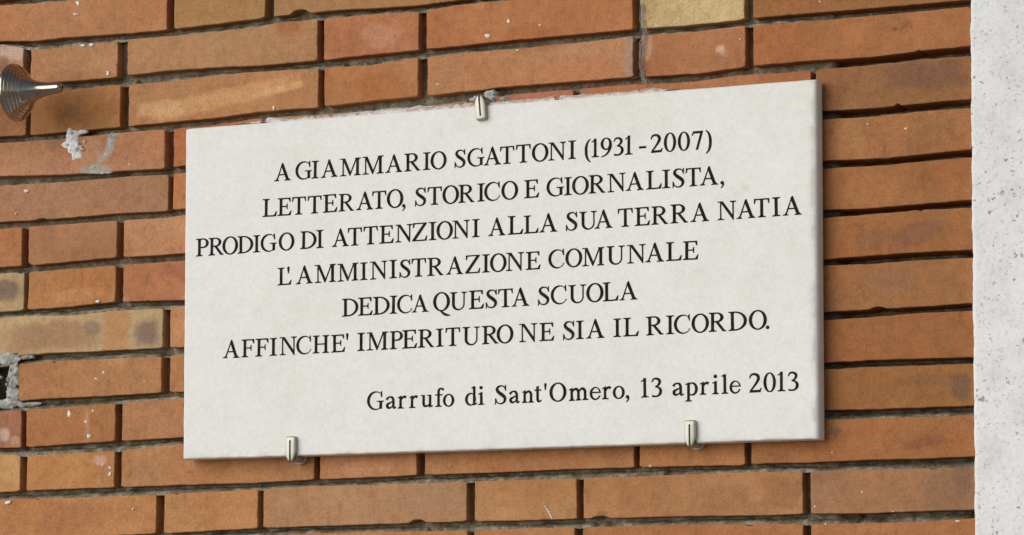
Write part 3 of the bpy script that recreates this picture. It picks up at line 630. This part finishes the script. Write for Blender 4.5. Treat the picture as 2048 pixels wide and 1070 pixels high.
g('u', rect(74, 130, 162, 450), rect(8, 424, 162, 450), *stroke([(118, 150, 88), (146, 62, 82), (230, 42, 60), (300, 64, 46), (350, 110, 42)]), rect(336, 10, 424, 450), rect(262, 424, 424, 450), [(336, 0), (424, 6), (490, 40), (486, 62), (400, 68), (336, 60)])

def pin(poly, x, y):
    ins = False; n = len(poly); j = n - 1
    for i in range(n):
        xi, yi = poly[i]; xj, yj = poly[j]
        if (yi > y) != (yj > y) and x < (xj - xi) * (y - yi) / (yj - yi) + xi: ins = not ins
        j = i
    return ins
GM = {}; BOLD = 6.0
for ch, comps in G_.items():
    vs, fs = [], []
    for pos, negs in comps:
        for pl_ in [pos] + negs:
            n0 = len(vs); vs += [Vector((float(p[0]), float(p[1]))) for p in pl_]; fs.append(list(range(n0, n0 + len(pl_))))
    V2, E2, F2 = delaunay_2d_cdt(vs, [], fs, 0, .01)[:3]
    keep = []
    for f in F2:
        x = sum(V2[i][0] for i in f) / len(f); y = sum(V2[i][1] for i in f) / len(f)
        if any(pin(p, x, y) and not any(pin(q, x, y) for q in ng) for p, ng in comps): keep.append(f)
    used = sorted({i for f in keep for i in f}); mp_ = {k: n for n, k in enumerate(used)}
    VV = np.array([V2[i][:] for i in used]); FF = [[mp_[i] for i in f] for f in keep]
    # consistent winding + boundary edges
    FF2 = []
    for f in FF:
        a, b_, c_ = VV[f[0]], VV[f[1]], VV[f[2]]
        if (b_[0] - a[0]) * (c_[1] - a[1]) - (b_[1] - a[1]) * (c_[0] - a[0]) < 0: f = f[::-1]
        FF2.append(f)
    es = {(f[i], f[(i + 1) % len(f)]) for f in FF2 for i in range(len(f))}
    be = [e for e in es if (e[1], e[0]) not in es]; nv = np.zeros_like(VV)
    for a, b_ in be:
        d = VV[b_] - VV[a]; d = np.array([d[1], -d[0]]) / (np.linalg.norm(d) + 1e-9); nv[a] += d; nv[b_] += d
    ln = np.linalg.norm(nv, axis=1)[:, None]; VV = VV + np.where(ln > .2, nv / np.maximum(ln, .2), 0) * BOLD
    GM[ch] = (VV, FF2, [e for e in es if (e[1], e[0]) not in es])

# every line: baseline ends in the photograph, then the pixel column each letter's middle falls on
def c_(x0, s): return [x0 + q / 4.452 for q in s]
LINES = [
 ((551, 362.5), (1391, 299), "AGIAMMARIOSGATTONI(1931-2007)", c_(520, [194, 381, 484, 610, 797, 999, 1185, 1350, 1477, 1582, 1774, 1915]) + c_(980, [14, 145, 290, 439, 590, 724, 864, 930, 1028, 1138, 1228, 1352, 1478, 1595, 1720, 1840, 1940])),
 ((526, 434), (1427, 369.3), "LETTERATO,STORICOEGIORNALISTA,", c_(500, [169, 300, 428, 568, 707, 850, 1014, 1143, 1285, 1369, 1512, 1637, 1780, 1919]) + [960.5, 983] + c_(1000, [80, 275, 486, 598, 708, 856, 1032, 1192, 1364, 1473, 1582, 1714, 1853, 1978])),
 ((398, 512.5), (1551, 432.4), "PRODIGODIATTENZIONIALLASUATERRANATIA", c_(380, [103, 225, 350, 486, 587, 694, 853, 1046, 1150, 1332, 1460, 1601, 1743]) + c_(780, [116, 258, 372, 480, 626, 757, 944, 1110, 1250, 1402, 1610, 1758, 1894]) + c_(1160, [397, 548, 702, 876, 1059, 1300, 1470, 1611, 1740, 1882])),
 ((631, 565.9), (1346, 521.4), "L'AMMINISTRAZIONECOMUNALE", c_(530, [168, 207, 344, 530, 732, 873, 1006, 1135, 1238, 1361, 1510, 1681, 1843]) + c_(780, [847, 956, 1105, 1268]) + c_(960, [674, 828, 1000, 1200, 1386, 1548, 1720, 1868])),
 ((684.7, 633.2), (1267.5, 599), "DEDICAQUESTASCUOLA", c_(660, [173, 308, 451, 557, 658, 795, 986, 1136, 1297, 1430, 1556, 1688]) + c_(980, [471, 606, 770, 926, 1068, 1225])),
 ((448, 716.6), (1464, 661.3), "AFFINCHE'IMPERITURONESIAILRICORDO.", c_(430, [137, 285, 410, 513, 645, 785, 936, 1090, 1177, 1294, 1438, 1607, 1726, 1872]) + c_(780, [437, 552, 715, 885, 1017, 1223, 1390, 1585, 1684, 1821]) + c_(1100, [592, 714, 926, 1062, 1170, 1330, 1484, 1665, 1844, 1936])),
 ((798.6, 817), (1561, 782.3), "GarrufodiSant'Omero,13aprile2013", c_(720, [130, 270, 368, 470, 588, 703, 782, 982, 1073, 1246, 1368, 1488, 1580, 1648, 1755, 1941]) + c_(1150, [173, 275, 382, 467, 615, 721, 911, 1030, 1145, 1243, 1327, 1418, 1600, 1727, 1830, 1937])),
]
ZT = ZF + .0003
UNIT = np.linalg.norm(at(1140, 314 - 36.4, ZF) - at(1142, 314, ZF)) / 662 * .985
for (p0, p1, txt, cs) in LINES:
    assert len(txt) == len(cs), (txt, len(txt), len(cs))
    mb = MB(); w0, w1 = at(*p0, ZT), at(*p1, ZT); dirv = (w1 - w0) / np.linalg.norm(w1 - w0); up = np.array([-dirv[1], dirv[0], 0])
    for ch, cx in zip(txt, cs):
        VV, FF2, bd = GM[ch]; k = (cx - p0[0]) / (p1[0] - p0[0])
        cyb = p0[1] + k * (p1[1] - p0[1])
        o = at(cx + (1.4 if ch not in ",.'" else 0), cyb - 16, ZT)          # letter middle -> foot on the baseline
        foot = w0 + dirv * np.dot(o - w0, dirv)
        un = UNIT * (1 + .012 * rng.standard_normal()); mid = (VV[:, 0].min() + VV[:, 0].max()) / 2
        if ch == 'Q': mid = 361
        rot_ = .008 * rng.standard_normal()
        q = (VV - [mid, 0]) * un
        q = np.stack([q[:, 0] - rot_ * q[:, 1], q[:, 1] + rot_ * q[:, 0]], 1)
        P = foot + q[:, :1] * dirv + q[:, 1:] * up
        n = len(P); low = P - [0, 0, .0006]
        mb.add(np.concatenate([P, low]), [tuple(f) for f in FF2] + [(a, a + n, b_ + n, b_) for a, b_ in bd])
    mb.build('inscription_line', m_letter, plaque, smooth=False)

# ---------------------------------------------------------------- screw clips
def disc_stack(mb, o, prof, ax, ay, az, n=28):
    th = np.linspace(0, 2 * math.pi, n, endpoint=False)
    P = np.array([[o + az * z + (ax * math.cos(t) + ay * math.sin(t)) * r for t in th] for z, r in prof])
    mb.grid(P, close_u=True)
def clip(px, py, ang, label, up):
    """slotted half-round hook head; (px, py) = middle of the head in the photograph, pointed end away from the slab"""
    zf = ZF + .0055
    o = at(px, py, zf); root = empty('screw_clip', [o[0], o[1], 0], label, 'clip', 'screw clips holding the slab')
    d = -1 if not up else 1                                   # direction of the pointed end
    a = math.radians(ang); ax = np.array([math.cos(a), math.sin(a), 0]); ay = np.array([-math.sin(a), math.cos(a), 0]) * d; az = np.array([0, 0, 1.])
    hw, L0, L1 = .0068, -.0158, .0150
    half = [(0, L1), (.0018, L1 - .0007), (.0040, L1 - .0032), (.0058, L1 - .0072), (hw, L1 - .0125), (hw, .0), (hw * .97, L0 + .006), (hw * .9, L0 + .0012), (hw * .82, L0 + .0003), (0, L0)]
    out = half + [(-x, y) for x, y in half[-2:0:-1]]
    mb = MB(); rings = []
    for s, z in ((1.0, -.0052), (1.0, -.0012), (.95, -.0003), (.86, .0), (.45, .0003), (.0, .0004)):
        rings.append([o + ax * x * s + ay * (y * s + (1 - s) * -.0005) + az * z for x, y in out])
    mb.grid(np.array(rings), close_u=True, flip=(d == 1)); hd = mb.build('head', m_nickel, root)
    mb = MB(); w = .0010
    y0_, y1_ = (L0 + .005, L1 - .0005)
    P = [o + ax * sx * w + ay * yy + az * zz for zz in (.00055, .0002) for sx, yy in ((-1, y0_), (1, y0_), (1, y1_), (-1, y1_))]
    q = [(0, 1, 2, 3), (0, 4, 5, 1), (1, 5, 6, 2), (2, 6, 7, 3), (3, 7, 4, 0)]
    mb.add(P, q); mb.build('slot', m_slot, hd, smooth=False)
    so = o + ay * .0075; so[2] = 0
    mb = MB(); disc_stack(mb, so, [(-.004, .0066), (zf - .003, .0066)], ax, np.array([-math.sin(a), math.cos(a), 0]), az); mb.build('shank', m_nickel, root)
    mb = MB(); disc_stack(mb, so, [(-.004, .0088), (.002, .0088), (.003, .0082), (.0034, .0066), (.0034, .0)], ax, np.array([-math.sin(a), math.cos(a), 0]), az); mb.build('collar', m_nickel, root)
    return root
clip(959.5, 213, 5, 'satin metal screw clip gripping the top edge of the white slab', True)
clip(580, 899, 0, 'satin metal screw clip under the bottom edge near the slab\'s left corner', False)
clip(1379, 868, 0, 'satin metal screw clip under the bottom edge near the slab\'s right corner', False)

# ---------------------------------------------------------------- chrome finial on a rod parallel to the wall
ZC = .062
c0 = at(33, 185, ZC); tip = at(122, 175, ZC)
ax = tip - c0; Ln = np.linalg.norm(ax); ax /= Ln; ay = np.cross([0, 0, 1.], ax); az = np.array([0, 0, 1.])
RM = np.linalg.norm(at(36, 126, ZC) - at(40, 245, ZC)) / 2 * .985
fin = empty('metal_finial', c0 * [1, 1, 0], 'polished chrome cone-shaped finial with stepped rings jutting in at the left edge', 'finial')
prof = [(-.10, .0), (-.10, .26), (-.08, .62), (-.06, .86), (-.05, .93)]
for s0, s1, r0, r1 in ((-.05, .03, .965, .94), (.03, .09, .925, .85), (.09, .145, .835, .755), (.145, .20, .74, .655), (.20, .245, .64, .56)):
    for t in (0, .15, .35, .55, .75, .9, 1): prof.append((s0 + (s1 - s0) * t, r0 + (r1 - r0) * t + .02 * math.sin(math.pi * t) ** .7))
prof += [(.255, .54), (.28, .50), (.31, .455), (.345, .41), (.39, .365), (.45, .32), (.53, .28), (.62, .246), (.72, .216), (.84, .188), (.95, .17), (.985, .163), (1.0, .145), (1.0, .0)]
mb = MB(); th = np.linspace(0, 2 * math.pi, 64, endpoint=False)
P = np.array([[c0 + ax * s * Ln + (ay * math.cos(t) + az * math.sin(t)) * r * RM for t in th] for s, r in prof])
mb.grid(P, close_u=True, flip=True); mb.build('cone', m_chrome, fin)
mb = MB(); P = np.array([[c0 + ax * s + (ay * math.cos(t) + az * math.sin(t)) * r for t in th[::2]] for s, r in ((-.26, .0), (-.26, .011), (-.004, .011))])
mb.grid(P, close_u=True, flip=True); mb.build('rod', m_chrome, fin)
mb = MB(); o = c0 - ax * .2
P = np.array([[[o[0], o[1], z] + (ay * math.cos(t) + ax * math.sin(t)) * r for t in th[::2]] for z, r in ((ZC - .004, .009), (.012, .009), (.012, .028), (.0, .03))])
mb.grid(P, close_u=True); mb.build('wall_bracket', m_chrome, fin)

# ---------------------------------------------------------------- cobweb strands in the joint above the slab
mb = MB()
def strand(pts, r):
    P = np.array([at(x, y, z) for x, y, z in pts]); d = np.gradient(P, axis=0); d /= np.linalg.norm(d, axis=1)[:, None]
    n1 = np.cross(d, [0, 0, 1.]); n1 /= np.linalg.norm(n1, axis=1)[:, None]; n2 = np.cross(d, n1)
    mb.grid(np.array([[P[i] + (n1[i] * math.cos(t) + n2[i] * math.sin(t)) * r for t in (0, 2.1, 4.2)] for i in range(len(P))]), close_u=True)
random.seed(3)
main = [(1283, 8, .002), (1284, 45, .003), (1290, 62, .002), (1284, 85, .003), (1280, 105, .003), (1279, 130, .002), (1284, 150, .001), (1290, 168, .004)]
for k in range(6):
    strand([(x + random.gauss(0, 2.6), y + random.gauss(0, 3), z + random.uniform(0, .002)) for x, y, z in main], random.uniform(.0002, .0004))
for k in range(26):
    y = random.uniform(40, 150); x = 1284 + random.gauss(0, 6); a = random.uniform(0, 6.28); L = random.uniform(8, 24)
    strand([(x, y, .001), (x + L * .5 * math.cos(a), y + L * .5 * math.sin(a) + 2, .0025), (x + L * math.cos(a), y + L * math.sin(a), .001)], .00015)
tag(mb.build('cobweb', m_web), 'dusty grey cobweb strands hanging in the joint beside the yellow brick', 'cobweb')
